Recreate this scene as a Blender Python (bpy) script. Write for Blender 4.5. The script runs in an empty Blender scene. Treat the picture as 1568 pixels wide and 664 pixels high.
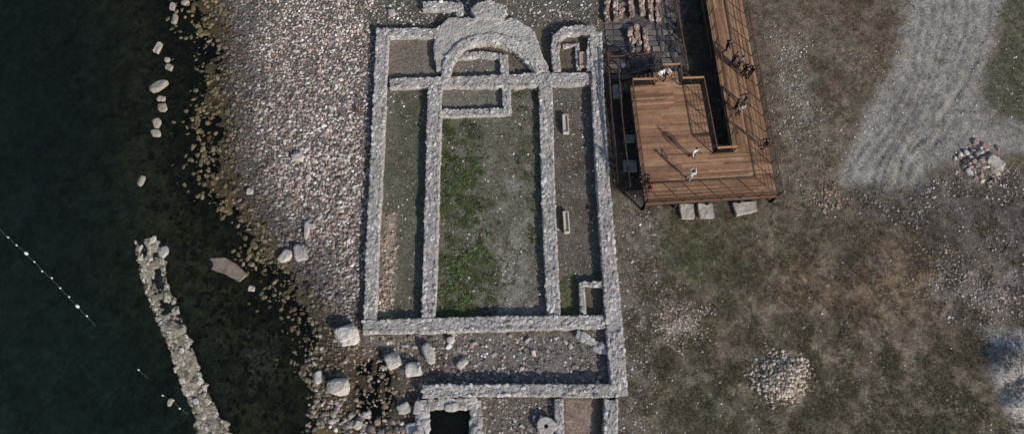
import bpy, bmesh, math
import numpy as np
from mathutils import Vector, Matrix
rng = np.random.default_rng(11)
S = bpy.context.scene
# ------------------------------------------------------------------ survey frame
# plan positions were digitised on an oblique aerial survey; P() gives metres on the plane z
F, T, H = 1045.0, math.radians(16.5), 47.0
CX, CY = 784.0, 332.0
cT, sT = math.cos(T), math.sin(T)
CAMY = -H*math.tan(T)
def P(px, py, z=0.0):
    px = np.asarray(px, float); py = np.asarray(py, float)
    u = (px-CX)/F; v = (CY-py)/F
    k = (z-H)/(v*sT-cT)
    return k*u, CAMY+k*(v*cT+sT)
def Q(x, y):
    x = np.clip(x, -200, 200); y = np.clip(y, -60, 200)
    ry = y-CAMY
    d = ry*sT+H*cT; v = ry*cT-H*sT
    return CX+F*x/d, CY-F*v/d
def lin(c):
    c = np.asarray(c, float)/255.0
    return np.where(c <= .04045, c/12.92, ((c+.055)/1.055)**2.4)
KL = 0.80
def alb(c): return np.clip(lin(c)/KL, 0, .85)
# ------------------------------------------------------------------ noise
tab = rng.random((256, 256))
def vn(x, y, s, seed=0):
    X = np.asarray(x)*s+seed*17.3; Y = np.asarray(y)*s+seed*9.7
    i = np.floor(X).astype(int); j = np.floor(Y).astype(int)
    fx = X-i; fy = Y-j
    fx = fx*fx*(3-2*fx); fy = fy*fy*(3-2*fy)
    i0 = i % 256; i1 = (i+1) % 256; j0 = j % 256; j1 = (j+1) % 256
    return (tab[i0, j0]*(1-fx)+tab[i1, j0]*fx)*(1-fy)+(tab[i0, j1]*(1-fx)+tab[i1, j1]*fx)*fy
def fbm(x, y, s, seed=0, o=4):
    a = 0; w = 1; t = 0
    for k in range(o):
        a = a+w*vn(x, y, s*2**k, seed+k*3.1); t += w; w *= .55
    return a/t
def sst(a, b, x):
    t = np.clip((x-a)/(b-a), 0, 1); return t*t*(3-2*t)
def sdf(px, py, poly):
    poly = np.asarray(poly, float); n = len(poly)
    d = np.full(px.shape, 1e12); ins = np.zeros(px.shape, bool)
    for a in range(n):
        x0, y0 = poly[a]; x1, y1 = poly[(a+1) % n]
        ex, ey = x1-x0, y1-y0; wx, wy = px-x0, py-y0
        t = np.clip((wx*ex+wy*ey)/(ex*ex+ey*ey+1e-9), 0, 1)
        d = np.minimum(d, (wx-ex*t)**2+(wy-ey*t)**2)
        c = (y0 > py) != (y1 > py)
        if abs(ey) > 1e-9:
            ins ^= c & (px < ex*(py-y0)/ey+x0)
    d = np.sqrt(d)
    return np.where(ins, -d, d)
def pdist(px, py, line):
    d = np.full(px.shape, 1e12)
    for a in range(len(line)-1):
        x0, y0 = line[a]; x1, y1 = line[a+1]
        ex, ey = x1-x0, y1-y0; wx, wy = px-x0, py-y0
        t = np.clip((wx*ex+wy*ey)/(ex*ex+ey*ey), 0, 1)
        d = np.minimum(d, (wx-ex*t)**2+(wy-ey*t)**2)
    return np.sqrt(d)
# ------------------------------------------------------------------ mesh helpers
def mesh_obj(name, V, Fc, C=None, mats=(), smooth=False, mi=None, parent=None):
    V = np.asarray(V, np.float32); Fc = np.asarray(Fc, np.int32)
    k = Fc.shape[1]
    me = bpy.data.meshes.new(name)
    me.vertices.add(len(V)); me.vertices.foreach_set('co', V.ravel())
    me.loops.add(Fc.size); me.loops.foreach_set('vertex_index', Fc.ravel())
    me.polygons.add(len(Fc)); me.polygons.foreach_set('loop_start', np.arange(0, Fc.size, k, dtype=np.int32))
    if mi is not None: me.polygons.foreach_set('material_index', np.asarray(mi, np.int32))
    me.update(calc_edges=True)
    me.polygons.foreach_set('use_smooth', np.full(len(Fc), smooth))
    if C is not None:
        C = np.asarray(C, np.float32)
        if C.shape[1] == 3: C = np.concatenate([C, np.ones((len(C), 1), np.float32)], 1)
        at = me.color_attributes.new('Col', 'FLOAT_COLOR', 'POINT')
        at.data.foreach_set('color', C.ravel())
    for m in mats: me.materials.append(m)
    o = bpy.data.objects.new(name, me); S.collection.objects.link(o)
    if parent: o.parent = parent
    return o
class Acc:
    def __init__(s): s.V = []; s.F = []; s.C = []; s.M = []; s.n = 0
    def add(s, V, Fc, C, m=0):
        V = np.asarray(V, float); Fc = np.asarray(Fc, int)
        C = np.asarray(C, float)
        if C.ndim == 1: C = np.tile(C, (len(V), 1))
        if Fc.shape[1] == 4: Fc = np.concatenate([Fc[:, [0, 1, 2]], Fc[:, [0, 2, 3]]])
        s.V.append(V); s.F.append(Fc+s.n); s.C.append(C[:, :3]); s.M.append(np.full(len(Fc), m)); s.n += len(V)
    def obj(s, name, mats, smooth=False, parent=None):
        return mesh_obj(name, np.concatenate(s.V), np.concatenate(s.F), np.concatenate(s.C), mats, smooth, np.concatenate(s.M), parent)
BF = np.array([[0, 3, 2, 1], [4, 5, 6, 7], [0, 1, 5, 4], [1, 2, 6, 5], [2, 3, 7, 6], [3, 0, 4, 7]])
def beam(acc, a, b, w, h, col, m=0):
    a = Vector(a); b = Vector(b); d = (b-a).normalized()
    up = Vector((0, 0, 1)) if abs(d.z) < .9 else Vector((0, 1, 0))
    s = d.cross(up).normalized(); u = s.cross(d).normalized()
    V = []
    for p in (a, b):
        for (i, j) in ((-1, -1), (1, -1), (1, 1), (-1, 1)):
            V.append(p+s*(i*w/2)+u*(j*h/2))
    acc.add(np.array([v[:] for v in V]), [[0, 1, 2, 3], [7, 6, 5, 4], [0, 4, 5, 1], [1, 5, 6, 2], [2, 6, 7, 3], [3, 7, 4, 0]], col, m)
def ico(sub):
    bm = bmesh.new(); bmesh.ops.create_icosphere(bm, subdivisions=sub, radius=1)
    V = np.array([v.co[:] for v in bm.verts]); Fc = np.array([[v.index for v in f.verts] for f in bm.faces]); bm.free()
    return V, Fc
ICO = {k: ico(k) for k in (1, 2, 3, 4)}
def rockvars(sub, n, blocky, amp):
    V, Fc = ICO[sub]; out = []
    for k in range(n):
        W = np.sign(V)*np.abs(V)**blocky
        W = W/np.abs(W).max(0)
        a = rng.normal(size=(5, 3)); ph = rng.random(5)*6
        r = 1+amp*sum(np.sin(2.2*(V@a[i])+ph[i]) for i in range(5))/3+rng.normal(size=len(V))*amp*.25
        for _ in range(3):   # facet cuts
            nrm = rng.normal(size=3); nrm /= np.linalg.norm(nrm)
            dd = W@nrm; c = .78
            W = W-np.outer(np.maximum(dd-c, 0), nrm)*.9
        out.append(W*r[:, None])
    return out, Fc
RV = {'peb': rockvars(2, 10, .9, .1), 'small': rockvars(1, 8, .8, .15), 'block': rockvars(2, 12, .55, .1), 'boul': rockvars(4, 6, .6, .12)}
def stones(kind, pos, size, yaw, tilt, col):
    var, Fc = RV[kind]; N = len(pos); nv = len(var[0])
    pos = np.asarray(pos); size = np.asarray(size)
    k = rng.integers(0, len(var), N)
    W = np.stack(var)[k]*size[:, None, :]
    ct, st = np.cos(tilt), np.sin(tilt)
    y = W[:, :, 1]*ct[:, None]-W[:, :, 2]*st[:, None]; z = W[:, :, 1]*st[:, None]+W[:, :, 2]*ct[:, None]; x = W[:, :, 0]
    cy, sy = np.cos(yaw)[:, None], np.sin(yaw)[:, None]
    V = np.stack([x*cy-y*sy, x*sy+y*cy, z], -1)+pos[:, None, :]
    FF = (Fc[None]+np.arange(N)[:, None, None]*nv).reshape(-1, 3)
    C = np.repeat(col, nv, 0)
    return V.reshape(-1, 3), FF, C
def pal(cols, n, jit=.12, w=None):
    cols = np.array([alb(c) for c in cols]); k = rng.choice(len(cols), n, p=w)
    return np.clip(cols[k]*(1+rng.normal(size=(n, 1))*jit), .005, .8)
# ------------------------------------------------------------------ materials
def nodes(name):
    m = bpy.data.materials.new(name); m.use_nodes = True
    return m, m.node_tree.nodes, m.node_tree.links
def vmat(name, layers=((6, .75, 1.25), (30, .8, 1.2)), bump=.4, bscale=20, rough=.95, dist=.03, pebbles=False, spec=.2):
    m, N, L = nodes(name); b = N['Principled BSDF']
    b.inputs['Roughness'].default_value = rough; b.inputs['Specular IOR Level'].default_value = spec
    tc = N.new('ShaderNodeTexCoord'); at = N.new('ShaderNodeAttribute'); at.attribute_name = 'Col'
    cur = at.outputs['Color']; vec = tc.outputs['Object']
    for sc, lo, hi in layers:
        n = N.new('ShaderNodeTexNoise'); n.inputs['Scale'].default_value = sc; n.inputs['Detail'].default_value = 2.5; n.inputs['Roughness'].default_value = .65
        L.new(vec, n.inputs['Vector'])
        r = N.new('ShaderNodeMapRange'); r.inputs['From Min'].default_value = .3; r.inputs['From Max'].default_value = .7
        r.inputs['To Min'].default_value = lo; r.inputs['To Max'].default_value = hi
        L.new(n.outputs[0], r.inputs['Value'])
        s = N.new('ShaderNodeVectorMath'); s.operation = 'SCALE'
        L.new(cur, s.inputs[0]); L.new(r.outputs[0], s.inputs['Scale']); cur = s.outputs[0]
    if pebbles:
        for (sc, thr, val) in ((5.5, .80, .42), (13, .74, .34)):
            v = N.new('ShaderNodeTexVoronoi'); v.inputs['Scale'].default_value = sc; L.new(tc.outputs['Object'], v.inputs['Vector'])
            sp = N.new('ShaderNodeSeparateColor'); L.new(v.outputs['Color'], sp.inputs[0])
            g = N.new('ShaderNodeMath'); g.operation = 'LESS_THAN'; g.inputs[1].default_value = .33; L.new(v.outputs['Distance'], g.inputs[0])
            al = N.new('ShaderNodeMath'); al.operation = 'MULTIPLY'; al.inputs[1].default_value = .7; L.new(at.outputs['Alpha'], al.inputs[0])
            th = N.new('ShaderNodeMath'); th.operation = 'SUBTRACT'; th.inputs[0].default_value = 1.0; L.new(al.outputs[0], th.inputs[1])
            q = N.new('ShaderNodeMath'); q.operation = 'GREATER_THAN'; L.new(sp.outputs[0], q.inputs[0]); L.new(th.outputs[0], q.inputs[1])
            mu = N.new('ShaderNodeMath'); mu.operation = 'MULTIPLY'; L.new(g.outputs[0], mu.inputs[0]); L.new(q.outputs[0], mu.inputs[1])
            m2 = N.new('ShaderNodeMath'); m2.operation = 'MULTIPLY'; m2.inputs[1].default_value = .5; L.new(mu.outputs[0], m2.inputs[0])
            bl = N.new('ShaderNodeMixRGB'); L.new(m2.outputs[0], bl.inputs[0]); L.new(cur, bl.inputs[1])
            s2 = N.new('ShaderNodeVectorMath'); s2.operation = 'MULTIPLY_ADD'; s2.inputs[1].default_value = (1.3, 1.3, 1.3); s2.inputs[2].default_value = (.09*val*2, .085*val*2, .08*val*2)
            L.new(cur, s2.inputs[0]); L.new(s2.outputs[0], bl.inputs[2]); cur = bl.outputs[0]
    L.new(cur, b.inputs['Base Color'])
    if bump:
        n = N.new('ShaderNodeTexNoise'); n.inputs['Scale'].default_value = bscale; n.inputs['Detail'].default_value = 3; n.inputs['Roughness'].default_value = .7
        L.new(vec, n.inputs['Vector'])
        bp = N.new('ShaderNodeBump'); bp.inputs['Strength'].default_value = bump; bp.inputs['Distance'].default_value = dist
        L.new(n.outputs[0], bp.inputs['Height']); L.new(bp.outputs[0], b.inputs['Normal'])
    return m
M_ground = vmat('soil_and_turf', ((1.3, .84, 1.16), (6, .64, 1.36), (22, .6, 1.4)), 1., 8, .97, .07, pebbles=True)
M_stone = vmat('weathered_stone', ((4, .8, 1.18), (22, .78, 1.2)), .5, 25, .92, .03)
M_masonry = vmat('rubble_masonry', ((2.2, .84, 1.12), (14, .76, 1.2)), .7, 16, .95, .05)
M_plant = vmat('leaves', ((8, .8, 1.2),), 0, 20, .75, .01)
M_wood = vmat('deck_timber', ((1.2, .82, 1.15), (6, .82, 1.16)), .2, 30, .65, .005)
M_metal = vmat('dark_steel', ((5, .9, 1.1),), 0, 30, .5, .002, spec=.5)
M_float = vmat('float_plastic', ((5, .9, 1.05),), 0, 30, .45, .002, spec=.5)
def solid(name, col, rough=.8):
    m, N, L = nodes(name); b = N['Principled BSDF']; b.inputs['Roughness'].default_value = rough; b.inputs['Specular IOR Level'].default_value = .2
    n = N.new('ShaderNodeTexNoise'); n.inputs['Scale'].default_value = 12
    r = N.new('ShaderNodeMixRGB'); r.inputs[1].default_value = (*[c*.8 for c in col], 1); r.inputs[2].default_value = (*[min(1, c*1.15) for c in col], 1)
    L.new(n.outputs[0], r.inputs[0]); L.new(r.outputs[0], b.inputs['Base Color'])
    return m
# ------------------------------------------------------------------ terrain definition
BIG = 99999
WATER = [(-BIG, -BIG), (300, -BIG), (316, -40), (326, 20), (338, 90), (346, 160), (344, 230), (366, 290), (392, 340), (410, 385), (448, 430), (480, 470), (500, 510), (508, 560), (506, 610), (520, 664), (560, 900), (700, BIG), (-BIG, BIG)]
ROAD = [(1392, -200), (1548, -200), (1537, 10), (1522, 70), (1500, 130), (1500, 172), (1600, 205), (1800, 215), (1800, 260), (1568, 236), (1480, 228), (1440, 250), (1405, 285), (1340, 290), (1278, 285), (1290, 235), (1325, 180), (1352, 125), (1375, 85), (1380, 30)]
PIT = [(652, 630), (720, 628), (720, 690), (652, 690)]
POND = [(540, 552), (580, 540), (605, 570), (608, 625), (585, 660), (545, 655), (530, 610)]
def el(cx, cy, rx, ry=None, n=10):
    ry = ry or rx
    return [(cx+rx*math.cos(i*2*math.pi/n), cy+ry*math.sin(i*2*math.pi/n)) for i in range(n)]
TRACKS = [[(1425+i*17, -60), (1420+i*17, 40), (1402+i*15, 110), (1365+i*15, 180), (1325+i*17, 240), (1296+i*22, 300)] for i in (-.6, .3, 1.5, 2.2, 3.5, 4.2, 5.6)]+[[(1400, 250), (1470, 180), (1530, 188), (1620, 222)], [(1385, 240), (1462, 168), (1530, 176), (1620, 208)]]
def wdist(x, y, px, py): return -sdf(px, py, WATER)+(fbm(x, y, .35, 5)-.5)*50
def hgt(x, y):
    x = np.asarray(x, float); y = np.asarray(y, float)
    px, py = Q(x, y)
    w1 = (fbm(x, y, .35, 5)-.5)*50
    dw = -sdf(px, py, WATER)+w1           # >0 inside water
    z = .05+.10*(fbm(x, y, .25, 1)-.5)+.05*(fbm(x, y, 1.8, 2, 3)-.5)
    z = z+.25*sst(0, -120, dw)*sst(600, 300, px)
    z = z+.14*(fbm(x, y, .9, 3, 3)-.45)*sst(955, 1000, px)
    bed = -.05-.30*sst(0, 120, dw)-.7*sst(120, 400, dw)+.15*(fbm(x, y, .6, 8)-.5)+.14*(fbm(x, y, 2.2, 9)-.5)
    k = sst(-14, 10, dw)
    z = z*(1-k)+bed*k
    z = z-.12*sst(10, -12, sdf(px, py, POND)+w1*.3)
    z = z-1.8*sst(3, -2, sdf(px, py, PIT))
    for (cx, cy, r, h) in ((1195, 582, 48, .4), (1500, 252, 34, .3), (1545, 560, 60, .7), (1560, 610, 40, .6)):
        d = np.hypot(px-cx, py-cy); z = z+h*sst(r, r*.1, d)*(.6+.8*fbm(x, y, .9, 4))
    rd = sst(8, -12, sdf(px, py, ROAD))
    for i, ln in enumerate(TRACKS):
        d = pdist(px+w1*.5, py, ln); z = z-.035*rd*np.exp(-(d/4)**2)
    return z
# regions: polygon, colour, soft, warp, opacity, patch scale (0 none), pebble alpha
REG = [
 ([(900, -300), (1700, -300), (1700, 900), (900, 900)], (91, 83, 71), 20, 20, 1, 0, .35),
 ([(1130, -300), (1400, -300), (1390, 60), (1340, 150), (1270, 230), (1180, 180)], (88, 75, 63), 25, 40, .8, .5, .35),
 ([(1160, 120), (1300, 180), (1290, 300), (1190, 330)], (93, 86, 73), 20, 30, .8, .6, .3),
 ([(960, 330), (1190, 320), (1300, 360), (1330, 520), (1568, 560), (1800, 600), (1800, 900), (950, 900)], (87, 80, 66), 30, 50, .85, 0, .3),
 ([(1150, 340), (1420, 350), (1450, 480), (1290, 540), (1160, 470)], (110, 92, 75), 40, 70, .85, .45, .3),
 ([(1005, 330), (1130, 330), (1160, 420), (1090, 470), (1010, 430)], (84, 83, 62), 25, 50, .7, .8, .2),
 ([(960, 560), (1160, 500), (1500, 560), (1500, 900), (960, 900)], (77, 74, 60), 30, 60, .7, .5, .25),
 ([(980, 360), (1568, 420), (1568, 664), (960, 664)], (112, 101, 87), 30, 60, .55, 1.6, .5),
 ([(1130, 0), (1390, 0), (1290, 300), (1190, 300)], (110, 100, 89), 30, 60, .5, 1.7, .5),
 ([(1300, 300), (1440, 262), (1800, 250), (1800, 400), (1480, 400), (1350, 370)], (86, 79, 75), 25, 50, .85, 0, .5),
 ([(1350, 400), (1440, 380), (1800, 400), (1800, 500), (1540, 500), (1440, 470)], (106, 99, 96), 20, 40, .7, .5, .6),
 ([(1500, 505), (1800, 480), (1800, 800), (1590, 800), (1540, 640), (1515, 580)], (138, 134, 130), 8, 14, .95, 0, .8),
 ([(1550, -300), (1800, -300), (1800, 200), (1568, 195), (1508, 160), (1505, 120), (1530, 60)], (82, 82, 66), 10, 20, .95, 0, .15),
 ([(1186, 50), (1222, 60), (1232, 150), (1246, 200), (1214, 215), (1196, 140)], (132, 127, 120), 16, 36, .75, 1.2, .7),
 ([(945, 300), (1005, 310), (1015, 420), (985, 664), (985, 900), (945, 900)], (102, 95, 89), 22, 30, .85, 0, .5),
 (el(1040, 490, 34, 34), (138, 127, 118), 18, 30, .8, 1.2, .8),
 (el(1195, 582, 52, 46), (120, 112, 102), 14, 30, .7, 1.0, .8),
 (el(1500, 255, 46, 34), (106, 98, 91), 12, 24, .9, 0, .8),
 (ROAD, (130, 125, 119), 12, 22, .97, 0, .3),
 ([(330, -300), (900, -300), (920, 40), (560, 45), (330, 40)], (90, 86, 79), 14, 24, .9, 0, .5),
 ([(560, 5), (650, 5), (650, 44), (560, 44)], (80, 79, 65), 12, 20, .7, .8, .3),
 # church interior
 ([(594, 60), (664, 58), (664, 116), (596, 118)], (112, 104, 94), 4, 5, 1, 0, .4),
 ([(596, 136), (655, 136), (646, 488), (574, 490)], (90, 88, 76), 4, 5, 1, 0, .35),
 ([(600, 140), (650, 140), (646, 330), (592, 330)], (80, 80, 63), 10, 20, .75, .9, .2),
 ([(590, 330), (606, 330), (602, 490), (576, 490)], (140, 127, 112), 6, 10, .8, 0, .9),
 ([(676, 130), (826, 130), (836, 484), (668, 486)], (95, 93, 81), 4, 5, 1, 0, .4),
 ([(740, 240), (800, 230), (830, 330), (834, 486), (745, 486), (725, 380)], (124, 121, 114), 24, 60, .85, 1.1, .6),
 ([(672, 190), (738, 190), (732, 330), (765, 420), (740, 484), (668, 484)], (70, 74, 50), 14, 46, .85, 1.4, .1),
 ([(785, 130), (826, 130), (830, 330), (815, 400), (795, 250)], (76, 79, 58), 10, 40, .85, 1.4, .2),
 ([(684, 84), (776, 84), (776, 165), (678, 170)], (104, 99, 90), 4, 5, 1, 0, .4),
 ([(848, 134), (906, 134), (920, 428), (858, 430)], (92, 87, 80), 4, 5, 1, 0, .4),
 ([(852, 240), (910, 240), (920, 430), (862, 430)], (82, 71, 60), 16, 24, .85, .8, .25),
 ([(858, 420), (890, 420), (888, 480), (858, 480)], (88, 87, 67), 8, 12, .8, 0, .2),
 ([(560, 512), (932, 508), (936, 588), (560, 590)], (104, 98, 93), 8, 8, 1, 0, .6),
 ([(630, 512), (700, 512), (700, 590), (630, 590)], (80, 72, 64), 12, 20, .6, 0, .3),
 ([(735, 610), (850, 608), (850, 900), (735, 900)], (94, 88, 81), 5, 8, 1, 0, .5),
 ([(866, 612), (912, 612), (914, 900), (864, 900)], (124, 109, 98), 3, 4, 1, 0, .3),
 ([(520, 512), (640, 590), (640, 900), (500, 900), (470, 520)], (84, 75, 64), 16, 24, .9, 0, .6),
 (POND, (62, 53, 40), 10, 16, .9, 0, .3),
 ([(918, -300), (1040, -300), (1050, 110), (965, 135), (935, 180), (922, 100)], (80, 76, 74), 6, 6, 1, 0, .4),
 ([(930, 120), (1060, 110), (1190, 300), (985, 312), (930, 290)], (56, 52, 47), 12, 12, .95, 0, .4),  # shade under and left of the deck, painted into the ground colour
 ([(1030, -300), (1110, -300), (1160, 300), (1060, 230)], (52, 48, 44), 10, 10, .95, 0, .4),  # walkway and slot shadow darkened into the soil colour
]
BEACH = [(322, -200), (560, -200), (572, 60), (568, 200), (562, 330), (550, 500), (500, 510), (440, 420), (385, 320), (352, 230), (345, 120)]
def ground_col(x, y):
    px, py = Q(x, y)
    n1 = fbm(x, y, .35, 5)-.5; n2 = fbm(x, y, 1.4, 15)-.5; n3 = fbm(x, y, 3.5, 25)-.5
    C = np.array(np.tile(np.array(lin((92, 84, 72))), (len(x), 1))); A = np.full(len(x), .35)
    dw = -sdf(px, py, WATER)+n1*50
    bm_ = sst(10, -14, sdf(px, py, BEACH)+n2*30)
    C = C*(1-bm_[:, None])+lin((98, 91, 86))*bm_[:, None]; A = A*(1-bm_)+.9*bm_
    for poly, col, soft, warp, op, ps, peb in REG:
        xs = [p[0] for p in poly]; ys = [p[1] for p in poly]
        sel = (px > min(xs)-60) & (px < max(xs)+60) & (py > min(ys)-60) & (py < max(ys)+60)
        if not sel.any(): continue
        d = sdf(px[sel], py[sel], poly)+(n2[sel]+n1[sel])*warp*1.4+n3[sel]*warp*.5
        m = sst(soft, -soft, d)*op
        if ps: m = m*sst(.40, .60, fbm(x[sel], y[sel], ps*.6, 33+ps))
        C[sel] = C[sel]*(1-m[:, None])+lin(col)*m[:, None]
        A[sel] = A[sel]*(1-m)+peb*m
    rd = sst(8, -12, sdf(px, py, ROAD)+n1*20)
    fade = .35+.65*sst(.35, .65, fbm(x, y, .5, 61))
    for i, ln in enumerate(TRACKS):
        d = pdist(px+n1*20+n2*10, py, ln)
        C = C*(1-(rd*fade*np.exp(-(d/3.)**2)*.22)[:, None])
    st = fbm(x*1.9+y*.9, (y*.5-x*.9)*.16, 1.5, 71, 3)-.5        # streaks dragged along the track
    C = C*(1+(rd*st*.5)[:, None])
    wet = sst(-70, 5, dw+n2*50)
    C = C*(1-wet[:, None]*.5)
    land = .32+.9*sst(900, 1000, px)*(1-.6*rd)
    C = C*np.clip(1+(n3*.8+n2*.7+n1*.5)*land, .4, 1.8)[:, None]
    k = sst(-26, 26, dw+n2*40)
    b1 = lin((68, 59, 42)); b2 = lin((74, 65, 42)); b3 = lin((54, 54, 37)); b4 = lin((38, 43, 36)); b5 = lin((42, 54, 44))
    t1 = sst(0, 60, dw)[:, None]; t2 = sst(90, 240, dw+n1*110)[:, None]; t3 = sst(180, 340, dw+n1*120)[:, None]
    B = b1*(1-t1)+b2*t1; B = B*(1-t2)+b3*t2; B = B*(1-t3)+b4*t3
    gl = (sst(420, 620, py)*sst(260, 80, px))[:, None]; B = B*(1-gl)+b5*gl
    lo = .62+.38*sst(120, 420, py)
    B = B*((1.3+2.9*sst(10, 130, dw)+1.3*sst(160, 380, dw))*lo)[:, None]
    B = B*np.clip(1+1.5*n2+1.5*n3+.9*n1, .3, 2.2)[:, None]
    C = C*(1-k[:, None])+B*k[:, None]; A = A*(1-k)+(.45*sst(230, 20, dw))*k
    return np.clip(C/KL, .002, .8), A
def axis(lo, hi, st, ext):
    core = np.arange(lo, hi+st/2, st); e = []; s = st; v = 0
    while v < ext: s *= 1.35; v += s; e.append(v)
    e = np.array(e)
    return np.concatenate([lo-e[::-1], core, hi+e])
def grid(ax, ay):
    X, Y = np.meshgrid(ax, ay); nx, ny = len(ax), len(ay)
    i = np.arange(nx*ny).reshape(ny, nx)
    Q4 = np.stack([i[:-1, :-1], i[:-1, 1:], i[1:, 1:], i[1:, :-1]], -1).reshape(-1, 4)
    return X.ravel(), Y.ravel(), Q4
gx, gy, gq = grid(axis(-44, 44, .1, 4000), axis(-18, 22, .1, 4000))
gz = hgt(gx, gy)
gc, ga = ground_col(gx, gy)
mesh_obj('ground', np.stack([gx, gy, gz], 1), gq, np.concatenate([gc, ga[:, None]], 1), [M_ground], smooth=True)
# ------------------------------------------------------------------ water
wx, wy, wq = grid(np.concatenate([-np.array([4000, 2000, 900, 400, 200, 120, 80, 60]), np.arange(-45, -1, .5)]), axis(-20, 24, .5, 4000))
px, py = Q(wx, wy)
dw = wdist(wx, wy, px, py)
turb = .03+.25*sst(60, 400, dw)
m, N, L = nodes('lake_water')
for n in list(N): N.remove(n)
out = N.new('ShaderNodeOutputMaterial'); tr = N.new('ShaderNodeBsdfTransparent'); tr.inputs[0].default_value = (.82, .85, .76, 1)
df = N.new('ShaderNodeBsdfDiffuse'); df.inputs[0].default_value = (.017, .022, .017, 1)
gl = N.new('ShaderNodeBsdfGlossy'); gl.inputs['Roughness'].default_value = .12; gl.inputs['Color'].default_value = (.75, .72, .66, 1)
at = N.new('ShaderNodeAttribute'); at.attribute_name = 'Col'
m1 = N.new('ShaderNodeMixShader'); L.new(at.outputs['Fac'], m1.inputs[0]); L.new(tr.outputs[0], m1.inputs[1]); L.new(df.outputs[0], m1.inputs[2])
fr = N.new('ShaderNodeFresnel'); fr.inputs[0].default_value = 1.33
m2 = N.new('ShaderNodeMixShader'); L.new(fr.outputs[0], m2.inputs[0]); L.new(m1.outputs[0], m2.inputs[1]); L.new(gl.outputs[0], m2.inputs[2]); L.new(m2.outputs[0], out.inputs[0])
nz = N.new('ShaderNodeTexNoise'); nz.inputs['Scale'].default_value = 5; nz.inputs['Detail'].default_value = 3
bp = N.new('ShaderNodeBump'); bp.inputs['Strength'].default_value = .25; bp.inputs['Distance'].default_value = .03
L.new(nz.outputs[0], bp.inputs['Height']); L.new(bp.outputs[0], gl.inputs['Normal']); L.new(bp.outputs[0], fr.inputs['Normal'])
mesh_obj('lake_water', np.stack([wx, wy, np.full(len(wx), -.07)], 1), wq, np.repeat(turb[:, None], 3, 1), [m], smooth=True)
# ------------------------------------------------------------------ scatter
def scatter(poly, n, soft=6, warp=20, patch=None, seed=0, shore=None):
    poly = np.array(poly, float); wxs, wys = P(poly[:, 0], poly[:, 1])
    x = rng.uniform(wxs.min()-1, wxs.max()+1, n*3); y = rng.uniform(wys.min()-1, wys.max()+1, n*3)
    a, b = Q(x, y)
    d = sdf(a, b, poly)+(fbm(x, y, 1.2, 40+seed)-.5)*warp*2
    p = sst(soft, -soft, d)
    if patch: p = p*sst(.4, .6, fbm(x, y, patch, 50+seed))
    if shore:
        dd = -wdist(x, y, a, b)+(fbm(x, y, .9, 77)-.5)*60
        p = p*(shore+(1-shore)*sst(0, 75, dd))*(.45+.55*sst(.38, .5, fbm(x, y, 1.3, 82)))
    k = rng.random(len(x)) < p
    return x[k][:n], y[k][:n]
GREY = [(176, 170, 165), (160, 150, 145), (168, 150, 142), (140, 134, 130), (108, 101, 97), (204, 198, 192), (150, 132, 120), (92, 86, 82)]
def stone_field(name, specs, mat=M_stone):
    acc = Acc()
    for s in specs:
        x, y = scatter(s['poly'], s['n'], s.get('soft', 8), s.get('warp', 20), s.get('patch'), s.get('seed', 0), s.get('shore'))
        n = len(x)
        if not n: continue
        r = s['r'][0]+(s['r'][1]-s['r'][0])*rng.random(n)**s.get('pow', 2.5)
        size = r[:, None]*np.stack([rng.uniform(.8, 1.35, n), rng.uniform(.65, 1, n), rng.uniform(.45, .75, n)], 1)
        z = hgt(x, y)+size[:, 2]*s.get('sink', .2)
        c = pal(s.get('pal', GREY), n, s.get('jit', .2))*s.get('dim', 1)
        if s.get('shore'):
            a, b = Q(x, y); dd = -wdist(x, y, a, b)+(fbm(x, y, .9, 77)-.5)*60
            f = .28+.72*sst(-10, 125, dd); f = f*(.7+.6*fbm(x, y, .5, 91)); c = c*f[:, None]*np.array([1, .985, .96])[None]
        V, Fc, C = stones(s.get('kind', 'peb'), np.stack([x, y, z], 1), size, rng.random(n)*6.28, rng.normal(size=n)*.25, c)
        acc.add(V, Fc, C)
    return acc.obj(name, [mat])
stone_field('beach_cobbles', [
 dict(poly=BEACH, n=23000, r=(.03, .13), soft=10, warp=22, pow=1.9, dim=.94, shore=.35),
 dict(poly=[(400, 200), (560, 200), (550, 500), (500, 500), (430, 400)], n=600, r=(.1, .2), warp=20, dim=.92, shore=.5),
 dict(poly=[(330, -100), (560, -100), (560, 400), (390, 380)], n=700, r=(.1, .18), dim=.92, shore=.5),
 dict(poly=[(590, 330), (608, 330), (604, 490), (578, 490)], n=300, r=(.05, .14), soft=4, warp=6, pal=[(160, 141, 124), (176, 162, 146), (140, 121, 104)]),
])
stone_field('submerged_stones', [
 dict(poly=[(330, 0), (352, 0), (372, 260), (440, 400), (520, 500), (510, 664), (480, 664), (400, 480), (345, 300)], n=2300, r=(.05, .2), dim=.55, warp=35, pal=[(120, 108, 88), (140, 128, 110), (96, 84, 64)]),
 dict(poly=[(380, 500), (430, 510), (430, 570), (380, 580)], n=190, r=(.08, .24), dim=1.6, pal=[(150, 128, 104), (130, 112, 90)]),
 dict(poly=[(200, 0), (330, 0), (350, 300), (450, 500), (440, 664), (360, 664), (280, 450)], n=1900, r=(.06, .24), dim=1.0, warp=60, pal=[(104, 94, 70), (84, 76, 54)]),
 dict(poly=[(150, 560), (290, 520), (290, 664), (150, 664)], n=60, r=(.1, .3), dim=.9, warp=60, pal=[(110, 104, 84)]),
 dict(poly=[(470, 500), (620, 500), (640, 664), (480, 664)], n=650, r=(.06, .18), dim=.7, pal=[(150, 134, 114), (130, 113, 95), (170, 160, 146)]),
 dict(poly=[(470, 560), (540, 640), (600, 640), (625, 664), (470, 664)], n=160, r=(.12, .26), dim=.8),
])
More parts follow.
